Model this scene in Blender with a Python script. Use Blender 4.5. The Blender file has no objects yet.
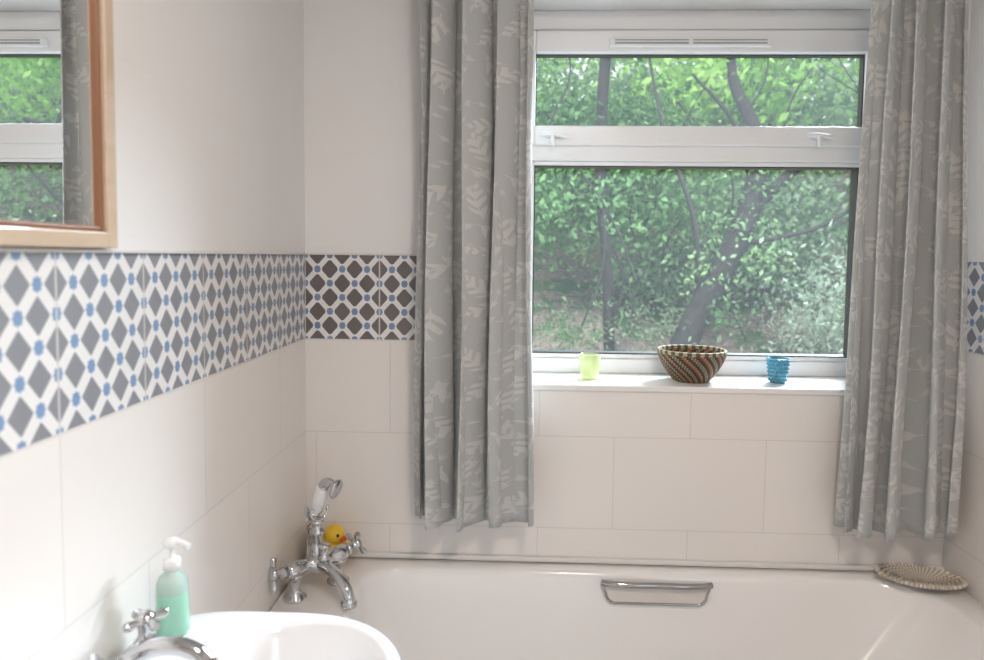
import bpy, bmesh, math, random
import numpy as np
from mathutils import Vector, Matrix
random.seed(4); np.random.seed(4)
D=bpy.data; S=bpy.context.scene
CAMZ=1.40
LX,RX,BY,FY,CZ=-0.566,1.134,1.83,-1.0,2.36

# ---------------- node helpers ----------------
class NT:
    def __init__(s,mat):
        s.t=mat.node_tree; s.n=s.t.nodes; s.l=s.t.links
    def node(s,typ,**kw):
        n=s.n.new(typ)
        for k,v in kw.items(): setattr(n,k,v)
        return n
    def setin(s,sock,v):
        if hasattr(v,'is_linked') or isinstance(v,bpy.types.NodeSocket): s.l.new(v,sock)
        else: sock.default_value=v
    def m(s,op,a,b=None,c=None):
        n=s.n.new('ShaderNodeMath'); n.operation=op
        for i,v in enumerate((a,b,c)):
            if v is not None: s.setin(n.inputs[i],v)
        return n.outputs[0]
    def mix(s,f,a,b):
        n=s.n.new('ShaderNodeMix'); n.data_type='RGBA'
        s.setin(n.inputs[0],f); 
        for i,v in ((6,a),(7,b)):
            if isinstance(v,bpy.types.NodeSocket): s.l.new(v,n.inputs[i])
            else: n.inputs[i].default_value=(*v,1) if len(v)==3 else v
        return n.outputs[2]
    def coord(s,which='Object'):
        n=s.n.new('ShaderNodeTexCoord'); return n.outputs[which]
    def sep(s,v):
        n=s.n.new('ShaderNodeSeparateXYZ'); s.l.new(v,n.inputs[0]); return n.outputs
    def comb(s,x,y,z=0.0):
        n=s.n.new('ShaderNodeCombineXYZ')
        for i,v in enumerate((x,y,z)): s.setin(n.inputs[i],v)
        return n.outputs[0]
    def noise(s,vec,scale,detail=2,rough=.5):
        n=s.n.new('ShaderNodeTexNoise'); n.inputs['Scale'].default_value=scale
        n.inputs['Detail'].default_value=detail; n.inputs['Roughness'].default_value=rough
        if vec is not None: s.l.new(vec,n.inputs['Vector'])
        return n.outputs[0]
    def bump(s,h,strength=.3,dist=.002):
        n=s.n.new('ShaderNodeBump'); n.inputs['Strength'].default_value=strength
        n.inputs['Distance'].default_value=dist; s.l.new(h,n.inputs['Height']); return n.outputs[0]

def mat(name,col=(.8,.8,.8),rough=.5,metal=0,**kw):
    m=D.materials.new(name); m.use_nodes=True
    b=m.node_tree.nodes['Principled BSDF']
    b.inputs['Base Color'].default_value=(*col,1); b.inputs['Roughness'].default_value=rough
    b.inputs['Metallic'].default_value=metal
    for k,v in kw.items(): b.inputs[k.replace('_',' ')].default_value=v
    return m
def noisy(m,scale=8,amt=.06,bump=0.0):
    t=NT(m); b=t.n['Principled BSDF']; c=tuple(b.inputs['Base Color'].default_value)[:3]
    f=t.noise(t.coord(),scale,3)
    col=t.mix(f,tuple(x*(1-amt) for x in c),tuple(min(1,x*(1+amt)) for x in c))
    t.l.new(col,b.inputs['Base Color'])
    if bump: t.l.new(t.bump(f,bump,.002),b.inputs['Normal'])
    return m

TILE=(.855,.81,.77); GROUT=(.745,.70,.66); PAINT=(.85,.83,.815)
def wall_mat(name,axis,u0,ub):
    m=mat(name,TILE,.22); t=NT(m); b=t.n['Principled BSDF']
    g=t.node('ShaderNodeNewGeometry'); xyz=t.sep(g.outputs['Position'])
    u=xyz[axis]; z=xyz[2]
    br=t.node('ShaderNodeTexBrick'); br.offset=.5; br.offset_frequency=2
    br.inputs['Scale'].default_value=1.0
    br.inputs['Color1'].default_value=(*TILE,1)
    br.inputs['Color2'].default_value=(TILE[0]*.985,TILE[1]*.98,TILE[2]*.975,1)
    br.inputs['Mortar'].default_value=(*GROUT,1)
    br.inputs['Mortar Size'].default_value=.0016
    br.inputs['Mortar Smooth'].default_value=.3
    br.inputs['Brick Width'].default_value=.4; br.inputs['Row Height'].default_value=.25
    t.l.new(t.comb(t.m('ADD',u,-u0+4.0),t.m('ADD',z,.328)),br.inputs['Vector'])
    # encaustic pattern, three repeats per tile
    P=.2/3; Q=.226/3
    U=t.m('DIVIDE',t.m('ADD',u,-ub+10.0),P); V=t.m('DIVIDE',t.m('ADD',z,-1.1725+Q*20),Q)
    a=t.m('ABSOLUTE',t.m('SUBTRACT',t.m('FRACT',U),.5))
    c=t.m('ABSOLUTE',t.m('SUBTRACT',t.m('FRACT',t.m('ADD',V,.5)),.5))
    s=t.m('ADD',a,c); s=t.m('MINIMUM',s,t.m('SUBTRACT',1.0,s))
    side=(axis==1)
    dark=t.m('LESS_THAN',s,.36 if not side else .325)
    ia=t.m('SUBTRACT',.5,a); ic=t.m('SUBTRACT',.5,c)
    d1=t.m('MAXIMUM',t.m('MAXIMUM',ia,c),t.m('MULTIPLY',t.m('ADD',ia,c),.72))
    d2=t.m('MAXIMUM',t.m('MAXIMUM',a,ic),t.m('MULTIPLY',t.m('ADD',a,ic),.72))
    d=t.m('MINIMUM',d1,d2)
    e1=t.m('MINIMUM',t.m('MAXIMUM',ia,c),t.m('MULTIPLY',t.m('ADD',ia,c),.72))
    e2=t.m('MINIMUM',t.m('MAXIMUM',a,ic),t.m('MULTIPLY',t.m('ADD',a,ic),.72))
    star=t.m('MINIMUM',e1,e2)
    WT=(.84,.82,.80)
    col=t.mix(dark,WT,(.125,.105,.10) if not side else (.25,.255,.28))  # side-wall diamonds paler: window glare on the tiles painted into the colour
    col=t.mix(t.m('LESS_THAN',d,.19),col,WT)
    col=t.mix(t.m('LESS_THAN',star,.105),col,(.16,.26,.44) if not side else (.20,.32,.52))
    j=t.m('ABSOLUTE',t.m('SUBTRACT',t.m('FRACT',t.m('DIVIDE',t.m('ADD',u,-ub+10.1),.2)),.5))
    jm=t.m('LESS_THAN',j,.009)
    col=t.mix(jm,col,(.66,.63,.60))
    z1=t.m('GREATER_THAN',z,1.1725); z2=t.m('GREATER_THAN',z,1.3985)
    edge=t.m('LESS_THAN',t.m('ABSOLUTE',t.m('SUBTRACT',z,1.1725)),.0018)
    c2=t.mix(z1,br.outputs['Color'],col); c2=t.mix(edge,c2,GROUT)
    c3=t.mix(z2,c2,PAINT); t.l.new(c3,b.inputs['Base Color'])
    zb=t.m('SUBTRACT',z1,z2)
    r=t.m('ADD',t.m('ADD',t.m('MULTIPLY',z2,.25),.25),t.m('MULTIPLY',zb,.12)); t.l.new(r,b.inputs['Roughness'])
    t.l.new(t.m('ADD',t.m('MULTIPLY',zb,.35),1.5),b.inputs['IOR'])
    n=t.noise(g.outputs['Position'],9,2)
    h=t.m('ADD',t.m('MULTIPLY',br.outputs['Fac'],-1.0),t.m('MULTIPLY',n,.5))
    t.l.new(t.bump(h,.25,.0015),b.inputs['Normal'])
    return m

M_back=wall_mat('wall_tiles_back',0,.463-0.0,LX)
M_side=wall_mat('wall_tiles_side',1,.43,BY)
M_paint=noisy(mat('paint_white',(.85,.835,.82),.6),20,.02)
M_floor=noisy(mat('floor_vinyl',(.50,.48,.45),.5),6,.1)
M_upvc=noisy(mat('upvc',(.88,.88,.88),.3),10,.01)
M_gask=mat('gasket',(.05,.055,.055),.5)
M_ceram=mat('ceramic',(.88,.88,.89),.08,Coat_Weight=.3)
M_bath=noisy(mat('bath_acrylic',(.88,.85,.825),.14,Coat_Weight=.3),4,.01)
M_chrome=mat('chrome',(.62,.62,.63),.08,1.0)
M_white=mat('white_plastic',(.88,.88,.87),.3)
M_trim=mat('seal_trim',(.76,.73,.70),.3)
M_sill=noisy(mat('sill_gloss',(.85,.82,.79),.25),10,.02)

def link(o):
    S.collection.objects.link(o); return o
def mesh_obj(name,bm,material=None,parent=None,smooth=False,bevel=0):
    me=D.meshes.new(name); bm.normal_update(); bm.to_mesh(me); bm.free()
    o=link(D.objects.new(name,me))
    if material: me.materials.append(material)
    if smooth:
        me.polygons.foreach_set('use_smooth',[True]*len(me.polygons))
    if bevel:
        md=o.modifiers.new('bev','BEVEL'); md.width=bevel; md.segments=3; md.limit_method='ANGLE'
    if parent: o.parent=parent
    return o
def add_box(bm,x0,x1,y0,y1,z0,z1):
    v=[bm.verts.new(p) for p in ((x0,y0,z0),(x1,y0,z0),(x1,y1,z0),(x0,y1,z0),(x0,y0,z1),(x1,y0,z1),(x1,y1,z1),(x0,y1,z1))]
    for f in ((0,3,2,1),(4,5,6,7),(0,1,5,4),(1,2,6,5),(2,3,7,6),(3,0,4,7)): bm.faces.new([v[i] for i in f])
def boxes(name,bs,material,parent=None,bevel=0):
    bm=bmesh.new()
    for b in bs: add_box(bm,*b)
    return mesh_obj(name,bm,material,parent,False,bevel)
def empty(name,loc=(0,0,0)):
    e=D.objects.new(name,None); e.location=loc; e.empty_display_size=.05; return link(e)
def lathe(name,prof,loc,material,parent=None,seg=48,axis=None):
    bm=bmesh.new(); rings=[]
    for r,z in prof:
        if r<1e-6: rings.append([bm.verts.new((0,0,z))])
        else: rings.append([bm.verts.new((r*math.cos(2*math.pi*i/seg),r*math.sin(2*math.pi*i/seg),z)) for i in range(seg)])
    for A,B in zip(rings,rings[1:]):
        for i in range(seg):
            j=(i+1)%seg
            if len(A)==1 and len(B)==1: continue
            if len(A)==1: bm.faces.new((A[0],B[i],B[j]))
            elif len(B)==1: bm.faces.new((A[i],A[j],B[0]))
            else: bm.faces.new((A[i],A[j],B[j],B[i]))
    M=Matrix.Translation(loc)
    if axis is not None: M=M@Vector((0,0,1)).rotation_difference(Vector(axis).normalized()).to_matrix().to_4x4()
    bm.transform(M); bmesh.ops.recalc_face_normals(bm,faces=bm.faces)
    return mesh_obj(name,bm,material,parent,True)
def tube(name,pts,r,material,parent=None,cyclic=False,radii=None,typ='BEZIER'):
    c=D.curves.new(name,'CURVE'); c.dimensions='3D'; c.bevel_depth=r; c.bevel_resolution=6; c.use_fill_caps=True; c.resolution_u=10
    sp=c.splines.new(typ)
    if typ=='BEZIER':
        sp.bezier_points.add(len(pts)-1)
        for i,p in enumerate(pts):
            bp=sp.bezier_points[i]; bp.co=p; bp.handle_left_type=bp.handle_right_type='AUTO'
            if radii: bp.radius=radii[i]
    else:
        sp.points.add(len(pts)-1)
        for i,p in enumerate(pts):
            sp.points[i].co=(*p,1)
            if radii: sp.points[i].radius=radii[i]
    sp.use_cyclic_u=cyclic
    o=D.objects.new(name+'_c',c); link(o)
    dg=bpy.context.evaluated_depsgraph_get(); me=D.meshes.new_from_object(o.evaluated_get(dg))
    D.objects.remove(o); D.curves.remove(c)
    me.name=name; me.materials.clear(); me.materials.append(material)
    me.polygons.foreach_set('use_smooth',[True]*len(me.polygons))
    n=link(D.objects.new(name,me))
    if parent: n.parent=parent
    return n
def ball(name,loc,sc,material,parent=None,rot=None,seg=32):
    bm=bmesh.new(); bmesh.ops.create_uvsphere(bm,u_segments=seg,v_segments=seg//2,radius=1)
    M=Matrix.Translation(loc)
    if rot: M=M@rot
    bm.transform(M@Matrix.Diagonal((*sc,1)))
    return mesh_obj(name,bm,material,parent,True)
def loft(name,loops,material,parent=None,cap_end=True,cap_start=False,subsurf=0):
    bm=bmesh.new(); R=[[bm.verts.new(p) for p in L] for L in loops]; n=len(R[0])
    for A,B in zip(R,R[1:]):
        for i in range(n): bm.faces.new((A[i],A[(i+1)%n],B[(i+1)%n],B[i]))
    if cap_end: bm.faces.new(R[-1])
    if cap_start: bm.faces.new(R[0][::-1])
    bmesh.ops.recalc_face_normals(bm,faces=bm.faces)
    return mesh_obj(name,bm,material,parent,True)

# ---------------- room shell ----------------
WX0,WX1,WZ0,WZ1=0.0,1.035,1.045,2.10
boxes('wall_back',[(LX-.2,WX0,BY,BY+.26,0,CZ),(WX1,RX+.2,BY,BY+.26,0,CZ),(WX0,WX1,BY,BY+.26,0,WZ0),(WX0,WX1,BY,BY+.26,WZ1,CZ)],M_back)
boxes('wall_left',[(LX-.2,LX,FY,BY,0,CZ)],M_side)
boxes('wall_right',[(RX,RX+.2,FY,BY,0,CZ)],M_side)
boxes('wall_front',[(LX-.2,RX+.2,FY-.2,FY,0,CZ)],M_paint)
boxes('floor',[(LX-.2,RX+.2,FY-.2,BY+.26,-.1,0)],M_floor)
boxes('ceiling',[(LX-.2,RX+.2,FY-.2,BY+.26,CZ,CZ+.1)],M_paint)
boxes('window_sill',[(WX0,WX1,BY-.006,BY+.26,WZ0,1.062)],M_sill,bevel=.004)
boxes('trim_1',[(LX,LX+.006,FY,BY,1.3985,1.4035)],M_trim,bevel=.001)
boxes('trim_2',[(LX,WX0,BY-.006,BY,1.3985,1.4035)],M_trim,bevel=.001)
boxes('trim_3',[(LX,RX,BY-.012,BY,.58,.594)],M_trim,bevel=.004)

# ---------------- window ----------------
W=empty('window_1',(0,0,0))
fy0,fy1=2.02,2.075
gx0,gx1=.045,.970
sz0=1.062
boxes('outer_frame',[(WX0,gx0-.012,fy0,fy1,sz0,WZ1),(gx1+.012,WX1,fy0,fy1,sz0,WZ1),
  (gx0-.012,gx1+.012,fy0,fy1,2.045,WZ1),(gx0-.012,gx1+.012,fy0,fy1,sz0,1.104),
  (gx0-.012,gx1+.012,fy0,fy1,1.676,1.725)],M_upvc,W,.004)
boxes('lower_bead',[(gx0-.012,gx0,fy0+.008,fy1,1.104,1.676),(gx1,gx1+.012,fy0+.008,fy1,1.104,1.676),
  (gx0,gx1,fy0+.008,fy1,1.104,1.117),(gx0,gx1,fy0+.008,fy1,1.664,1.676)],M_upvc,W,.003)
ZT=1.978
boxes('top_sash',[(gx0-.03,gx0,fy0-.014,fy0+.03,1.718,2.04),(gx1,gx1+.03,fy0-.014,fy0+.03,1.718,2.04),
  (gx0,gx1,fy0-.014,fy0+.03,1.718,1.774),(gx0,gx1,fy0-.014,fy0+.03,ZT,2.04)],M_upvc,W,.005)
gk=.0035
boxes('gaskets',[(gx0,gx0+gk,fy0+.006,fy0+.03,1.774,ZT),(gx1-gk,gx1,fy0+.006,fy0+.03,1.774,ZT),
  (gx0,gx1,fy0+.006,fy0+.03,1.774,1.774+gk),(gx0,gx1,fy0+.006,fy0+.03,ZT-gk,ZT),
  (gx0,gx0+gk,fy0+.012,fy1,1.117,1.664),(gx1-gk,gx1,fy0+.012,fy1,1.117,1.664),
  (gx0,gx1,fy0+.012,fy1,1.117,1.117+gk),(gx0,gx1,fy0+.012,fy1,1.664-gk,1.664)],M_gask,W)
mg=D.materials.new('window_glass'); mg.use_nodes=True; t=NT(mg); t.n.clear()
tr=t.node('ShaderNodeBsdfTransparent'); tr.inputs[0].default_value=(.97,.98,.98,1)
gl=t.node('ShaderNodeBsdfTranslucent'); gl.inputs[0].default_value=(.9,.95,1,1)
mx=t.node('ShaderNodeMixShader'); mx.inputs[0].default_value=.035; out=t.node('ShaderNodeOutputMaterial')
t.l.new(tr.outputs[0],mx.inputs[1]); t.l.new(gl.outputs[0],mx.inputs[2]); t.l.new(mx.outputs[0],out.inputs[0])
def quad(name,ps,m,parent=None):
    bm=bmesh.new(); bm.faces.new([bm.verts.new(p) for p in ps]); return mesh_obj(name,bm,m,parent)
quad('pane_upper',[(gx0,fy0+.02,1.774),(gx1,fy0+.02,1.774),(gx1,fy0+.02,ZT),(gx0,fy0+.02,ZT)],mg,W)
quad('pane_lower',[(gx0,fy0+.035,1.117),(gx1,fy0+.035,1.117),(gx1,fy0+.035,1.664),(gx0,fy0+.035,1.664)],mg,W)
vx0,vx1=.25,.70
boxes('trickle_vent',[(vx0,vx1,fy0-.03,fy0-.014,1.990,2.016)],M_upvc,W,.004)
vm=(vx0+vx1)/2
boxes('vent_slots',[(vx0+.015,vm-.006,fy0-.0315,fy0-.029,1.997,2.001),(vm+.006,vx1-.015,fy0-.0315,fy0-.029,1.997,2.001),(vx0+.015,vm-.006,fy0-.0315,fy0-.029,2.006,2.009),(vm+.006,vx1-.015,fy0-.0315,fy0-.029,2.006,2.009)],mat('vent_slot',(.35,.35,.35),.5),W)
for i,hx in enumerate((.095,.835)):
    boxes('latch_base_%d'%i,[(hx-.018,hx+.018,fy0-.03,fy0-.014,1.738,1.753)],M_upvc,W,.004)
    tube('latch_%d'%i,[(hx-.03,fy0-.03,1.746),(hx,fy0-.034,1.747),(hx+.04,fy0-.03,1.741)],.006,M_upvc,W)
    tube('latch_stem_%d'%i,[(hx,fy0-.03,1.748),(hx+.002,fy0-.034,1.728),(hx+.004,fy0-.03,1.715)],.006,M_upvc,W)

# ---------------- mirror ----------------
mo=empty('wall_mirror')
Mw=mat('pine',(.7,.55,.4),.3,Coat_Weight=.4); t=NT(Mw); b=t.n['Principled BSDF']
mp=t.node('ShaderNodeMapping'); mp.inputs['Scale'].default_value=(30,4,40); t.l.new(t.coord(),mp.inputs[0])
t.l.new(t.mix(t.noise(mp.outputs[0],1.5,3),(.58,.42,.29),(.76,.63,.49)),b.inputs['Base Color'])
Mw2=mat('pine_edge',(.30,.14,.07),.35)
my0,my1,mz0,mz1=.25,.936,1.405,2.12; fx=LX+.018
def frame(name,a,bz,x0,x1,m,w):
    y0,y1=a; z0,z1=bz
    boxes(name,[(x0,x1,y1-w,y1,z0,z1),(x0,x1,y0,y0+w,z0,z1),(x0,x1,y0+w,y1-w,z0,z0+w),(x0,x1,y0+w,y1-w,z1-w,z1)],m,mo,.003)
frame('frame_outer',(my0,my1),(mz0,mz1),LX,fx,Mw,.022)
frame('frame_inner',(my0+.022,my1-.022),(mz0+.022,mz1-.022),LX,fx-.006,Mw2,.007)
quad('mirror_glass',[(LX+.006,my0+.028,mz0+.028),(LX+.006,my1-.028,mz0+.028),(LX+.006,my1-.028,mz1-.028),(LX+.006,my0+.028,mz1-.028)],mat('silvered',(.95,.96,.96),.0,1.0),mo)

# ---------------- curtains ----------------
mc=mat('curtain_fabric',(.4,.4,.36),.7,Sheen_Weight=.5); t=NT(mc); b=t.n['Principled BSDF']
uv=t.node('ShaderNodeUVMap'); uv.uv_map='UVMap'
def sprig(scale,amul,off,n_leaf,wid):
    mp=t.node('ShaderNodeVectorMath',operation='ADD'); mp.inputs[1].default_value=(off,off*.7,0); t.l.new(uv.outputs[0],mp.inputs[0])
    vo=t.node('ShaderNodeTexVoronoi'); vo.inputs['Scale'].default_value=scale; vo.inputs['Randomness'].default_value=.6
    t.l.new(mp.outputs[0],vo.inputs['Vector'])
    sub=t.node('ShaderNodeVectorMath',operation='SUBTRACT'); t.l.new(mp.outputs[0],sub.inputs[0]); t.l.new(vo.outputs['Position'],sub.inputs[1])
    sc=t.node('ShaderNodeVectorMath',operation='SCALE'); sc.inputs['Scale'].default_value=scale; t.l.new(sub.outputs[0],sc.inputs[0])
    cs=t.node('ShaderNodeSeparateColor'); t.l.new(vo.outputs['Color'],cs.inputs[0])
    ang=t.m('ADD',t.m('MULTIPLY',cs.outputs[0],amul),.4)
    L=t.sep(sc.outputs[0]); ca=t.m('COSINE',ang); sa=t.m('SINE',ang)
    px=t.m('ADD',t.m('MULTIPLY',L[0],ca),t.m('MULTIPLY',L[1],sa))
    py=t.m('SUBTRACT',t.m('MULTIPLY',L[1],ca),t.m('MULTIPLY',L[0],sa))
    py=t.m('ADD',py,t.m('MULTIPLY',t.m('MULTIPLY',px,px),.5))
    ay=t.m('ABSOLUTE',py)
    env=t.m('MULTIPLY',t.m('SUBTRACT',1.0,t.m('POWER',t.m('ABSOLUTE',t.m('DIVIDE',px,.42)),2.0)),wid)
    inside=t.m('LESS_THAN',ay,env)
    fr=t.m('ABSOLUTE',t.m('SUBTRACT',t.m('FRACT',t.m('SUBTRACT',t.m('MULTIPLY',px,n_leaf),t.m('MULTIPLY',ay,n_leaf*.9))),.5))
    lf=t.m('MULTIPLY',t.m('LESS_THAN',fr,t.m('SUBTRACT',.34,t.m('MULTIPLY',ay,.6))),inside)
    stem=t.m('MULTIPLY',t.m('LESS_THAN',ay,.012),t.m('LESS_THAN',t.m('ABSOLUTE',px),.5))
    return t.m('MAXIMUM',lf,stem)
leaf=t.m('MAXIMUM',sprig(10.0,5.0,0.0,4.4,.22),t.m('MULTIPLY',sprig(15.0,6.0,3.3,1.2,.13),.8))
weave=t.noise(uv.outputs[0],260,2)
c0=t.mix(weave,(.49,.50,.49),(.58,.59,.575))
col=t.mix(t.m('MULTIPLY',leaf,.5),c0,(.84,.81,.77)); t.l.new(col,b.inputs['Base Color'])
t.l.new(t.m('SUBTRACT',.68,t.m('MULTIPLY',leaf,.28)),b.inputs['Roughness'])
t.l.new(t.bump(weave,.2,.001),b.inputs['Normal'])
tl=t.node('ShaderNodeBsdfTranslucent'); t.l.new(col,tl.inputs[0])
mx=t.node('ShaderNodeMixShader'); mx.inputs[0].default_value=.15
o=[n for n in t.n if n.type=='OUTPUT_MATERIAL'][0]
t.l.new(b.outputs[0],mx.inputs[1]); t.l.new(tl.outputs[0],mx.inputs[2]); t.l.new(mx.outputs[0],o.inputs[0])

def curtain(name,xt0,xt1,xb0,xb1,folds,seed,zt=2.235,zb=.718,yc=1.745):
    rnd=random.Random(seed)
    ph=[rnd.uniform(-.5,.5) for _ in range(8)]
    NU,NV=240,60; bm=bmesh.new(); uvl=bm.loops.layers.uv.new('UVMap'); G=[]
    for j in range(NV+1):
        v=j/NV; row=[]
        z=zt+(zb-zt)*v
        x0=xt0+(xb0-xt0)*v; x1=xt1+(xb1-xt1)*v
        for i in range(NU+1):
            u=i/NU
            uu=u+.030*math.sin(6.28*(u*1.7+ph[0]))+.022*v*math.sin(6.28*(u*2.6+ph[1]))
            a=6.2832*folds*uu+ .5*v*math.sin(5*u+ph[2]*4)
            amp=.040*(1+.35*math.sin(7*u+ph[3]*6))*(0.8+.3*v)
            y=yc-.006+amp*math.sin(a)+.005*math.sin(2*a+ph[4]*3+2*v)+.010*math.sin(3.1*a*.37+v*5+ph[6]*5)*v
            x=x0+(x1-x0)*u+.023*math.sin(2*a+1.0)*(.8+.3*v)+.008*math.sin(v*6+u*9+ph[5]*6)*v
            y=min(y,1.808)
            row.append(bm.verts.new((x,y,z)))
        G.append(row)
    for j in range(NV):
        for i in range(NU):
            f=bm.faces.new((G[j][i],G[j+1][i],G[j+1][i+1],G[j][i+1]))
            for lp,(a,c) in zip(f.loops,((i,j),(i,j+1),(i+1,j+1),(i+1,j))):
                lp[uvl].uv=(a/NU*.80+seed*.37,(1-c/NV)*1.53)
    ob=mesh_obj(name,bm,mc,None,True)
    md=ob.modifiers.new('s','SOLIDIFY'); md.thickness=.0022; md.offset=0
    return ob
curtain('curtain',-.252,.022,-.265,.022,3.6,1)
curtain('curtain',.856,1.050,.803,1.085,3.6,2)
rl=empty('curtain_rail')
tube('rail',[(-.5,1.745,2.245),(.3,1.745,2.245),(1.12,1.745,2.245)],.010,M_white,rl)
for k,x in enumerate((-.45,.5,1.08)): boxes('bracket_%d'%k,[(x-.01,x+.01,1.745,BY,2.238,2.252)],M_white,rl)

# ---------------- bath ----------------
def rrect(x0,x1,y0,y1,r,z,n=14):
    out=[]
    rr=r if isinstance(r,(list,tuple)) else (r,)*4
    for k,(cx,cy,s) in enumerate(((x1,y1,0),(x0,y1,1),(x0,y0,2),(x1,y0,3))):
        q=rr[k]; ox=cx-q if s in(0,3) else cx+q; oy=cy-q if s in (0,1) else cy+q
        for i in range(n+1):
            a=math.pi/2*(s+i/n); out.append((ox+q*math.cos(a),oy+q*math.sin(a),z))
    return out
B=empty('bathtub')
g=.001
X0,X1,Y0,Y1=LX+g,RX-g,1.10,BY-g
ix0,ix1,iy0,iy1=-.385,1.045,1.165,1.775
R4=(.16,.10,.10,.16)
def ins(d,z,e=0,sl=0): 
    return rrect(ix0+d+sl,ix1-d-e,iy0+d,iy1-d,[max(.03,q-d*.3) for q in R4],z)
loops=[rrect(X0,X1,Y0,Y1,.02,.04),rrect(X0,X1,Y0,Y1,.02,.565),rrect(X0+.002,X1-.002,Y0+.003,Y1-.002,.02,.575),
 rrect(X0+.008,X1-.008,Y0+.01,Y1-.008,.02,.580),
 ins(-.012,.580),ins(-.004,.578),ins(.002,.572),ins(.006,.560),ins(.012,.50,.03),ins(.028,.38,.10),ins(.045,.27,.18),ins(.07,.21,.23),ins(.11,.185,.26),ins(.2,.18,.3)]
tub=loft('tub',loops,M_bath,B)
gxa,gxb=.230,.510; yb=1.7605
def gout(ax,bx,zt_,zb_,r,y,n=8):
    o=[(ax,y+.003,zt_),(bx,y+.003,zt_)]
    for i in range(n+1):
        a=-math.pi/2*i/n; o.append((bx-r*.4-r+r*math.cos(a),y,zb_+r+r*math.sin(a)))
    for i in range(n+1):
        a=-math.pi/2-math.pi/2*i/n; o.append((ax+r*.4+r+r*math.cos(a),y,zb_+r+r*math.sin(a)))
    return o
pts=gout(gxa,gxb,.556,.506,.026,yb-.004)
Mch2=mat('chrome_dark',(.42,.40,.39),.12,1.0)
tube('grip_surround',pts,.0035,Mch2,B,cyclic=True,typ='POLY')
tube('grip_bar',[(gxa-.001,yb-.003,.559),(gxa+.02,yb-.010,.559),(.37,yb-.013,.559),(gxb-.02,yb-.010,.559),(gxb+.001,yb-.003,.559)],.0078,Mch2,B)
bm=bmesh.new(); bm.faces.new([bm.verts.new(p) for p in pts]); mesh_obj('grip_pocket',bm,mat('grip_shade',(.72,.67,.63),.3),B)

# ---------------- bath mixer ----------------
T=empty('bath_shower_mixer')
A=Vector((-.530,1.575,.650)); Bq=Vector((-.430,1.695,.650)); C=(A+Bq)/2
dr=(Bq-A).normalized(); pr=Vector((dr.y,-dr.x,0))
lathe('body',[(0,-.085),(.016,-.085),(.021,-.078),(.021,-.05),(.017,-.045),(.017,-.02),(.026,-.012),(.028,0),(.026,.012),(.017,.02),(.017,.045),(.021,.05),(.021,.078),(.016,.085),(0,.085)],C,M_chrome,T,axis=dr)
for k,s in enumerate((-1,1)):
    p=C+dr*s*.062
    lathe('leg_%d'%k,[(0,.58),(.028,.58),(.028,.584),(.019,.590),(.014,.60),(.014,.627),(.019,.631),(.019,.640),(0,.645)],(p.x,p.y,0),M_chrome,T)
    q=C+dr*s*.085
    n=(dr*s+Vector((0,0,.25))).normalized()
    lathe('valve_%d'%k,[(0,0),(.012,0),(.014,.012),(.011,.018),(.011,.026),(.016,.030),(.016,.040),(.008,.046),(0,.048)],q,M_chrome,T,axis=n)
    c=q+n*.034
    e1=pr; e2=n.cross(e1)
    for m_ in range(2):
        a=math.radians(25); ee=(e1*math.cos(a)+e2*math.sin(a)) if m_==0 else (e2*math.cos(a)-e1*math.sin(a))
        tube('crosshead_%d_%d'%(k,m_),[c-ee*.038,c-ee*.030,c-ee*.014,c,c+ee*.014,c+ee*.030,c+ee*.038],.007,M_chrome,T,radii=[.9,1.3,.7,1,.7,1.3,.9],typ='POLY')
tube('spout',[C,C+pr*.04+Vector((0,0,.000)),C+pr*.09+Vector((0,0,-.012)),C+pr*.125+Vector((0,0,-.04)),C+pr*.13+Vector((0,0,-.065))],.014,M_chrome,T,radii=[1.3,1,1,1,1.15])
lathe('spout_ring',[(.013,0),(.019,.002),(.019,.012),(.013,.014)],C+pr*.129+Vector((0,0,-.068)),M_chrome,T)
lathe('diverter',[(0,0),(.012,0),(.016,.008),(.010,.014),(.010,.03),(.015,.034),(.015,.04),(0,.042)],C+pr*.03+Vector((0,0,.012)),M_chrome,T)
lathe('riser',[(.018,.0),(.018,.02),(.013,.028),(.012,.05),(.018,.056),(.018,.064),(.012,.07),(.012,.080),(.018,.087),(.012,.095),(0,.097)],C+Vector((0,0,.015)),M_chrome,T)
top=C+Vector((0,0,.108))
hd=Vector((.36,-.30,.88)).normalized(); sd=hd.cross(Vector((0,0,1))).normalized(); fw_=Vector((hd.x,hd.y,0)).normalized()
for k,s in enumerate((-1,1)):
    q=top+fw_*s*.012
    tube('cradle_%d'%k,[q+sd*.021+Vector((0,0,.030)),q+sd*.022+Vector((0,0,.014)),q+Vector((0,0,.0)),q-sd*.022+Vector((0,0,.014)),q-sd*.021+Vector((0,0,.030))],.0045,M_chrome,T)
hc=top+Vector((0.0,0,.034))
tube('handset_grip',[hc-hd*.020,hc+hd*.018,hc+hd*.058],.0165,M_white,T,radii=[.85,1.1,.9])
tube('handset_neck',[hc+hd*.056,hc+hd*.066,hc+hd*.074+Vector((.012,-.004,-.002)),hc+hd*.072+Vector((.024,-.008,-.012))],.012,M_chrome,T)
lathe('handset_rose',[(0,0),(.012,0),(.015,.006),(.022,.012),(.024,.018),(.022,.021),(0,.019)],hc+hd*.072+Vector((.014,-.005,-.008)),M_chrome,T,axis=(.85,-.25,-.25))
lathe('handset_end',[(0,0),(.014,0),(.017,.004),(.017,.010),(.011,.016),(.010,.03),(0,.03)],hc-hd*.018,M_chrome,T,axis=-hd)
e=hc-hd*.046
tube('hose',[e,e+Vector((-.012,.004,-.02)),Vector((-.512,1.672,.72)),Vector((-.515,1.67,.64)),Vector((-.535,1.62,.596)),Vector((-.51,1.60,.63)),C+Vector((-.01,0,-.01))],.006,M_chrome,T)

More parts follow.
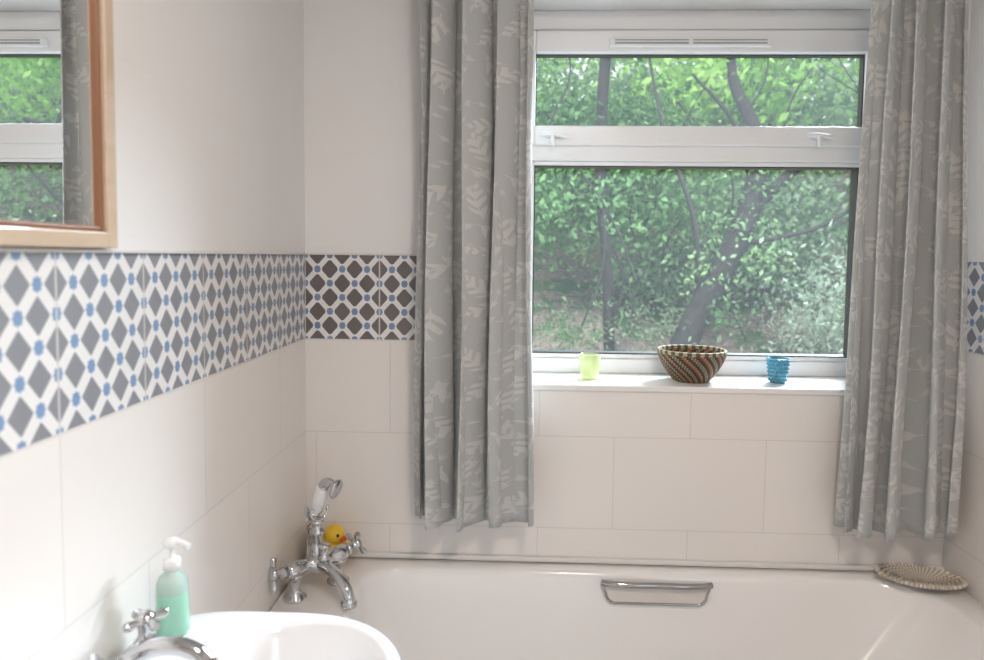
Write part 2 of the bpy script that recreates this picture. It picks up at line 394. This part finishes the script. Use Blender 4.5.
# ---------------- rubber duck ----------------
My=mat('duck_yellow',(.85,.55,.03),.35); Mo=mat('duck_orange',(.75,.13,.02),.35); Mk=mat('duck_eye',(.01,.01,.01),.2)
dk=empty('rubber_duck')
dx,dy=-.486,1.774
ball('body',(dx,dy,.616),(.056,.035,.036),My,dk)
ball('head',(dx+.014,dy-.006,.664),(.027,.026,.026),My,dk)
ball('tail',(dx-.044,dy,.636),(.020,.013,.017),My,dk)
ball('wing',(dx-.005,dy-.029,.619),(.024,.008,.016),My,dk)
ball('beak',(dx+.036,dy-.016,.657),(.014,.011,.006),Mo,dk)
ball('eye',(dx+.028,dy-.027,.669),(.0038,.0038,.0048),Mk,dk)

# ---------------- basin ----------------
SK=empty('wash_basin')
def sup(cx,cy,ax,by,eL,eR,z,n=96):
    out=[]
    for i in range(n):
        a=2*math.pi*i/n; c,s=math.cos(a),math.sin(a); e=2/(eR if c>0 else eL)
        out.append((cx+ax*math.copysign(abs(c)**e,c),cy+by*math.copysign(abs(s)**e,s),z))
    return out
RZ=.832; dz=RZ-.85
cx,cy=-.350,.79
def O(d,z): return sup(cx,cy,.215-d,.275-d,4.5,2.6,z+dz)
def I(d,z): return sup(-.30,.79,.142-d,.236-d*1.3,2.4,2.4,z+dz)
loft('bowl',[O(.10,.66),O(.06,.69),O(.025,.76),O(.004,.82),O(0,.835),O(.003,.846),O(.010,.850),
  I(-.006,.851),I(0,.849),I(.004,.844),I(.008,.832),I(.02,.79),I(.04,.75),I(.075,.72),I(.11,.71)],M_ceram,SK,True,True)
lathe('pedestal',[(0,0),(.11,0),(.105,.02),(.085,.08),(.075,.35),(.085,.60),(.10,.66),(0,.66)],(-.43,.79,0),M_ceram,SK)
lathe('waste',[(0,.004),(.018,.004),(.021,.002),(.021,0)],(-.30,.79,.711+dz),M_chrome,SK)
bt=empty('basin_mixer_tap')
bx,byy=-.508,.855
lathe('base',[(0,0),(.028,0),(.028,.006),(.022,.012),(.018,.024),(.018,.032),(0,.04)],(bx,byy,RZ),M_chrome,bt)
tube('arms',[(bx,byy-.055,RZ+.024),(bx,byy,RZ+.022),(bx,byy+.050,RZ+.024)],.013,M_chrome,bt)
tube('spout',[(bx,byy,RZ+.022),(bx+.025,byy,RZ+.046),(bx+.06,byy,RZ+.058),(bx+.095,byy+.002,RZ+.050),(bx+.110,byy+.003,RZ+.035)],.0125,M_chrome,bt,radii=[1.2,1,.95,.95,1.1])
lathe('aerator',[(0,0),(.015,0),(.016,.010),(.013,.014),(0,.016)],(bx+.111,byy+.003,RZ+.022),M_chrome,bt)
for k,(yy) in enumerate((byy-.058,byy+.058)):
    lathe('stem_%d'%k,[(0,-.012),(.014,-.012),(.016,0),(.010,.008),(.010,.02),(.013,.024),(.013,.036),(.006,.042),(0,.043)],(bx,yy,RZ+.030),M_chrome,bt)
    for m_ in range(2):
        a=math.radians(35+90*m_+k*20); ee=Vector((math.cos(a),math.sin(a),0)); c=Vector((bx,yy,RZ+.060))
        tube('cross_%d_%d'%(k,m_),[c-ee*.030,c-ee*.024,c-ee*.010,c,c+ee*.010,c+ee*.024,c+ee*.030],.0058,M_chrome,bt,radii=[.9,1.3,.7,1,.7,1.3,.9],typ='POLY')

# ---------------- soap bottle ----------------
sb=empty('soap_dispenser')
Ms=mat('soap_green',(.46,.80,.64),.12,Transmission_Weight=.4,IOR=1.3)
Mcl=mat('bottle_clear',(.80,.93,.88),.1,Transmission_Weight=.6,IOR=1.3)
sx,sy,sz=-.507,.985,RZ+.0005
k_=1.05
def sc_(p): return [(r*1.0,z*k_) for r,z in p]
lathe('liquid_body',sc_([(0,0),(.020,0),(.023,.004),(.0235,.02),(.0225,.05),(.0225,.062)]),(sx,sy,sz),Ms,sb)
lathe('shoulder',sc_([(.0225,.062),(.022,.074),(.018,.084),(.011,.090),(.010,.096),(0,.096)]),(sx,sy,sz),Mcl,sb)
lathe('collar',sc_([(0,.094),(.0125,.094),(.0125,.108),(.008,.111),(.004,.112),(.004,.126),(.010,.127),(.012,.131),(.011,.136),(0,.138)]),(sx,sy,sz),M_white,sb)
tube('nozzle',[(sx,sy,sz+.132*k_),(sx+.018,sy-.004,sz+.133*k_),(sx+.030,sy-.006,sz+.129*k_)],.0046,M_white,sb)

# ---------------- sill items ----------------
SZ=1.0622
def glassm(name,col,trans):
    m=D.materials.new(name); m.use_nodes=True; t=NT(m); b=t.n['Principled BSDF']
    b.inputs['Base Color'].default_value=(*col,1); b.inputs['Roughness'].default_value=.12
    tp=t.node('ShaderNodeBsdfTransparent'); tp.inputs[0].default_value=(*col,1)
    mx=t.node('ShaderNodeMixShader'); mx.inputs[0].default_value=trans
    o=[n for n in t.n if n.type=='OUTPUT_MATERIAL'][0]
    t.l.new(b.outputs[0],mx.inputs[1]); t.l.new(tp.outputs[0],mx.inputs[2]); t.l.new(mx.outputs[0],o.inputs[0]); return m
lathe('votive_glass',[(0,0),(.020,0),(.024,.003),(.028,.03),(.030,.068),(.0285,.069),(.0265,.03),(.022,.008),(0,.008)],(.205,1.925,SZ),glassm('glass_lime',(.88,.92,.68),.55))
hb=empty('hobnail_glass'); Mb=glassm('glass_blue',(.16,.50,.64),.35)
hx,hy=.718,1.915
lathe('cup',[(0,0),(.019,0),(.021,.004),(.024,.03),(.029,.066),(.0275,.067),(.0225,.03),(.018,.008),(0,.008)],(hx,hy,SZ),Mb,hb)
bm=bmesh.new()
for r in range(6):
    zz=.008+r*.0105; rr=.0215+.0075*(zz/.066)
    for k in range(18):
        a=2*math.pi*(k+.5*(r%2))/18
        bmesh.ops.create_icosphere(bm,subdivisions=1,radius=.0036,matrix=Matrix.Translation((hx+rr*math.cos(a),hy+rr*math.sin(a),SZ+zz)))
mesh_obj('hobnails',bm,Mb,hb,True)
def torus_bm(bm,R,r,z,cx,cy,ax=1,ay=1,seg=72,ms=8):
    V=[]
    for i in range(seg):
        a=2*math.pi*i/seg; V.append([])
        for j in range(ms):
            q=2*math.pi*j/ms; rr=R+r*math.cos(q)
            V[-1].append(bm.verts.new((cx+ax*rr*math.cos(a),cy+ay*rr*math.sin(a),z+r*math.sin(q))))
    for i in range(seg):
        for j in range(ms):
            bm.faces.new((V[i][j],V[(i+1)%seg][j],V[(i+1)%seg][(j+1)%ms],V[i][(j+1)%ms]))
Mk2=mat('basket_weave',(.5,.35,.2),.7); t=NT(Mk2); b=t.n['Principled BSDF']
o3=t.sep(t.coord()); 
an=t.m('DIVIDE',t.m('ARCTAN2',o3[1],o3[0]),6.28318)
zi=t.m('FLOOR',t.m('MULTIPLY',o3[2],175.0))
sw=t.m('ADD',t.m('MULTIPLY',an,22.0),t.m('MULTIPLY',zi,.24))
st=t.m('FRACT',t.m('ADD',sw,20.0))
nz=t.noise(t.coord(),90,3)
tan_=t.mix(nz,(.32,.20,.11),(.54,.38,.23))
cc=t.mix(t.m('LESS_THAN',st,.5),tan_,(.06,.045,.035))
st2=t.m('FRACT',t.m('ADD',t.m('MULTIPLY',sw,.5),20.25))
cc=t.mix(t.m('LESS_THAN',st2,.16),cc,(.36,.13,.06))
cc=t.mix(t.m('LESS_THAN',t.m('ABSOLUTE',t.m('SUBTRACT',st2,.62)),.06),cc,(.12,.20,.12))
cc=t.mix(t.m('GREATER_THAN',o3[2],.078),cc,t.mix(t.m('LESS_THAN',t.m('FRACT',t.m('ADD',t.m('MULTIPLY',an,26.0),20.0)),.5),(.55,.42,.27),(.10,.11,.06)))
t.l.new(cc,b.inputs['Base Color'])
wv=t.m('SINE',t.m('MULTIPLY',an,900.0)); t.l.new(t.bump(wv,.6,.001),b.inputs['Normal'])
bm=bmesh.new()
K=15
for k in range(K):
    h=k/(K-1); z=.004+h*.080; R=.046+.044*math.sin(h*1.35)**.9/.975
    torus_bm(bm,R,.0042,z,0,0)
for k in range(7): torus_bm(bm,.005+.007*k,.0042,.0045,0,0,seg=40)
bk=mesh_obj('woven_basket',bm,Mk2,None,True); bk.location=(.485,1.925,SZ)

Md=mat('wicker',(.62,.50,.36),.7); t=NT(Md); b=t.n['Principled BSDF']
o3=t.sep(t.coord()); an=t.m('ARCTAN2',o3[1],o3[0]); 
t.l.new(t.mix(t.m('GREATER_THAN',t.m('SINE',t.m('MULTIPLY',an,44.0)),.1),(.54,.46,.37),(.78,.70,.60)),b.inputs['Base Color'])
t.l.new(t.bump(t.m('SINE',t.m('MULTIPLY',an,88.0)),.6,.001),b.inputs['Normal'])
bm=bmesh.new()
for k in range(9):
    h=k/8; torus_bm(bm,.014+.080*h,.0042+(.001 if k==8 else 0),.006+.016*h**2,0,0,1,.62,72,8)
for k in range(36):
    a=2*math.pi*k/36
    bmesh.ops.create_icosphere(bm,subdivisions=1,radius=.0055,matrix=Matrix.Translation((.098*math.cos(a),.062*math.sin(a),.024)))
sd_=mesh_obj('wicker_soap_dish',bm,Md,None,True); sd_.location=(1.030,1.748,.580); sd_.rotation_euler=(0,0,math.radians(-14))

# ---------------- lights ----------------
cl=empty('ceiling_lamp')
Me=mat('lamp_opal',(.9,.85,.75),.4); Me.node_tree.nodes['Principled BSDF'].inputs['Emission Color'].default_value=(1,.85,.7,1)
Me.node_tree.nodes['Principled BSDF'].inputs['Emission Strength'].default_value=1.5
lathe('rim',[(0,0),(.15,0),(.15,-.02),(0,-.02)],(.35,.2,CZ),M_white,cl)
lathe('opal_dome',[(.14,-.02),(.13,-.05),(.09,-.075),(0,-.085)],(.35,.2,CZ),Me,cl)
def area(name,loc,tgt,size,energy,col):
    l=D.lights.new(name,'AREA'); l.shape='DISK'; l.size=size; l.energy=energy; l.color=col
    o=link(D.objects.new(name,l)); o.location=loc
    o.rotation_euler=(Vector(tgt)-Vector(loc)).to_track_quat('-Z','Y').to_euler(); return o
area('ceiling_light',(.35,.2,CZ-.10),(.35,.5,0),.28,14.5,(1,.865,.765))
area('added_cool_fill',(1.05,-.55,1.5),(-.566,.5,1.2),.7,5.0,(.66,.83,1.0))  # added cool fill lamp behind the camera, brightens the near left wall
area('sky_daylight',(2.5,4.5,3.55),(-.4,.7,1.15),1.7,850,(.74,.87,1.0))
l=D.lights.new('sun','SUN'); l.energy=4.8; l.angle=math.radians(12); l.color=(1,.98,.93)
o=link(D.objects.new('sun',l)); o.rotation_euler=Vector((.35,.75,-1.0)).to_track_quat('-Z','Y').to_euler()

# ---------------- outside ----------------
G_=empty('woodland_hillside')
ml=D.materials.new('foliage'); ml.use_nodes=True; t=NT(ml); t.n.clear()
at=t.node('ShaderNodeAttribute'); at.attribute_name='Col'
df=t.node('ShaderNodeBsdfDiffuse'); tl=t.node('ShaderNodeBsdfTranslucent'); mx=t.node('ShaderNodeMixShader'); mx.inputs[0].default_value=.4
out=t.node('ShaderNodeOutputMaterial')
t.l.new(at.outputs['Color'],df.inputs[0]); t.l.new(at.outputs['Color'],tl.inputs[0]); t.l.new(df.outputs[0],mx.inputs[1]); t.l.new(tl.outputs[0],mx.inputs[2]); t.l.new(mx.outputs[0],out.inputs[0])
def leaves(name,n,xr,yr,zr,size,c1,c2,clumps=120,spread=.3,flat=.5):
    cc=np.random.rand(clumps,3)*[xr[1]-xr[0],yr[1]-yr[0],zr[1]-zr[0]]+[xr[0],yr[0],zr[0]]
    cb=np.random.rand(clumps)
    idx=np.random.randint(0,clumps,n)
    P=cc[idx]+np.random.randn(n,3)*spread*[1,1,.7]
    d=np.random.randn(n,3); d/=np.linalg.norm(d,axis=1)[:,None]
    nrm=np.random.randn(n,3)+[0,-.6,1.0]; w=np.cross(d,nrm); w/=np.linalg.norm(w,axis=1)[:,None]+1e-9
    s=size*(.6+.8*np.random.rand(n))[:,None]
    V=np.stack([P-d*s*.5,P+w*s*flat*.5,P+d*s*.5,P-w*s*flat*.5],1).reshape(-1,3)
    me=D.meshes.new(name); me.vertices.add(4*n); me.vertices.foreach_set('co',V.ravel())
    me.loops.add(4*n); me.loops.foreach_set('vertex_index',np.arange(4*n)); me.polygons.add(n)
    me.polygons.foreach_set('loop_start',np.arange(0,4*n,4)); me.update(calc_edges=True); me.validate()
    f=np.clip(.7*cb[idx]+.3*np.random.rand(n),0,1)[:,None]
    C_=np.array(c1)*(1-f)+np.array(c2)*f; C_=np.concatenate([C_,np.ones((n,1))],1)
    ca=me.color_attributes.new('Col','FLOAT_COLOR','POINT'); ca.data.foreach_set('color',np.repeat(C_,4,0).ravel())
    me.materials.append(ml); ob=link(D.objects.new(name,me)); ob.parent=G_; return ob
leaves('canopy',15000,(-1,6),(6.4,8),(2.9,5.2),.10,(.16,.38,.07),(.54,.82,.26),70,.30)
leaves('mid_trees',26000,(-1.5,9),(8.2,10.5),(1.8,6.0),.11,(.07,.18,.07),(.50,.70,.36),130,.40)
leaves('far_trees',46000,(-3,12),(11.5,14),(-.5,4.9),.20,(.08,.16,.08),(.50,.66,.42),260,.65,.6)
leaves('shrub',20000,(2.45,4.8),(5.7,6.8),(.2,1.35),.055,(.13,.21,.14),(.62,.70,.58),60,.24,.45)
leaves('undergrowth',9000,(1.0,3.2),(7.2,8.6),(1.0,2.2),.08,(.08,.17,.08),(.46,.60,.40),40,.28,.5)
leaves('left_boughs',9000,(.1,1.5),(6.4,7.4),(1.7,2.9),.075,(.04,.12,.04),(.26,.44,.20),34,.26)
leaves('trunk_ivy',700,(1.4,2.1),(5.7,5.8),(.7,2.3),.055,(.05,.12,.05),(.30,.46,.22),6,.12)
leaves('bramble',1600,(.1,1.6),(5.9,6.8),(.35,.9),.05,(.06,.10,.05),(.34,.44,.28),16,.16,.4)
bm=bmesh.new(); NX,NY=60,60; G=[]
for j in range(NY+1):
    r=[]
    for i in range(NX+1):
        x=-8+22*i/NX; y=3.2+12*j/NY
        z=-.4+max(0,(y-5.0))*.52+.18*math.sin(x*1.7+y)+.1*math.sin(3.1*x-y*2)
        r.append(bm.verts.new((x,y,min(z,3.3+.2*math.sin(x)))))
    G.append(r)
for j in range(NY):
    for i in range(NX): bm.faces.new((G[j][i],G[j][i+1],G[j+1][i+1],G[j+1][i]))
mb=mat('leaf_litter',(.15,.1,.06),.95); t=NT(mb); b=t.n['Principled BSDF']
c=t.mix(t.m('MULTIPLY_ADD',t.noise(t.coord(),20,8,.85),3.0,-1.0),(.01,.009,.008),(.34,.27,.24)); c=t.mix(t.m('GREATER_THAN',t.noise(t.coord(),3.0,5,.7),.54),c,(.06,.11,.045))
t.l.new(c,b.inputs['Base Color'])
mesh_obj('garden_bank',bm,mb,G_,True)
mk=mat('bark',(.07,.06,.05),.95); t=NT(mk); b=t.n['Principled BSDF']
t.l.new(t.mix(t.noise(t.coord(),14,5,.7),(.010,.009,.008),(.045,.04,.035)),b.inputs['Base Color'])
tube('trunk',[(1.25,6.0,-.1),(1.45,5.9,.75),(1.68,5.85,1.25),(1.88,5.8,1.75),(1.98,5.9,2.3),(1.95,6.6,3.2),(2.2,6.9,4.4)],.095,mk,G_,radii=[1.5,1.2,1.1,1.0,.7,.45,.3])
tube('branch_1',[(1.85,5.8,1.7),(2.15,5.75,2.05),(2.45,5.7,2.3),(3.0,5.7,2.5)],.05,mk,G_,radii=[1.2,.9,.7,.4])
tube('branch_2',[(1.52,5.9,1.0),(1.45,5.8,1.7),(1.2,5.8,2.4),(1.0,5.9,3.4)],.022,mk,G_,radii=[1.2,.9,.7,.4])
tube('branch_3',[(1.78,5.8,1.5),(2.5,5.6,1.72),(3.0,5.6,2.2)],.018,mk,G_,radii=[1.2,.9,.5])
tube('branch_4',[(1.93,5.85,2.0),(1.75,5.8,2.5),(1.4,5.8,2.9)],.022,mk,G_,radii=[1.2,.9,.5])
tube('trunk_2',[(.85,6.3,.3),(.80,6.2,1.3),(.72,6.2,2.2),(.8,6.2,4)],.05,mk,G_)
tube('trunk_3',[(4.2,8.5,.6),(4.1,8.5,2.0),(4.3,8.5,5)],.10,mk,G_)
for q in range(18):
    x=random.uniform(.2,3.5); y=random.uniform(5.6,7); z=random.uniform(.3,2.6)
    tube('twig_%d'%q,[(x,y,z),(x+random.uniform(-.3,.3),y,z+.5),(x+random.uniform(-.7,.7),y+.1,z+1.1)],.008,mk,G_,radii=[1.3,1,.5])

# ---------------- world ----------------
w=D.worlds.new('World'); S.world=w; w.use_nodes=True
bg=w.node_tree.nodes['Background']; bg.inputs[0].default_value=(.88,.95,1.0,1); bg.inputs[1].default_value=1.7

# ---------------- camera ----------------
cd=D.cameras.new('Camera'); cam=link(D.objects.new('Camera',cd)); S.camera=cam
cd.sensor_width=36; cd.lens=693/984*36; cd.clip_start=.02; cd.shift_y=-.032
Mx=Matrix.Rotation(math.radians(2.07),4,'Z')@Matrix.Rotation(math.radians(90-3.5),4,'X')@Matrix.Rotation(.011,4,'Z')
cam.matrix_world=Matrix.Translation((0,0,CAMZ))@Mx
cd.dof.use_dof=True; cd.dof.focus_distance=1.85; cd.dof.aperture_fstop=3.2
S.view_settings.view_transform='Standard'; S.view_settings.look='None'; S.view_settings.exposure=0
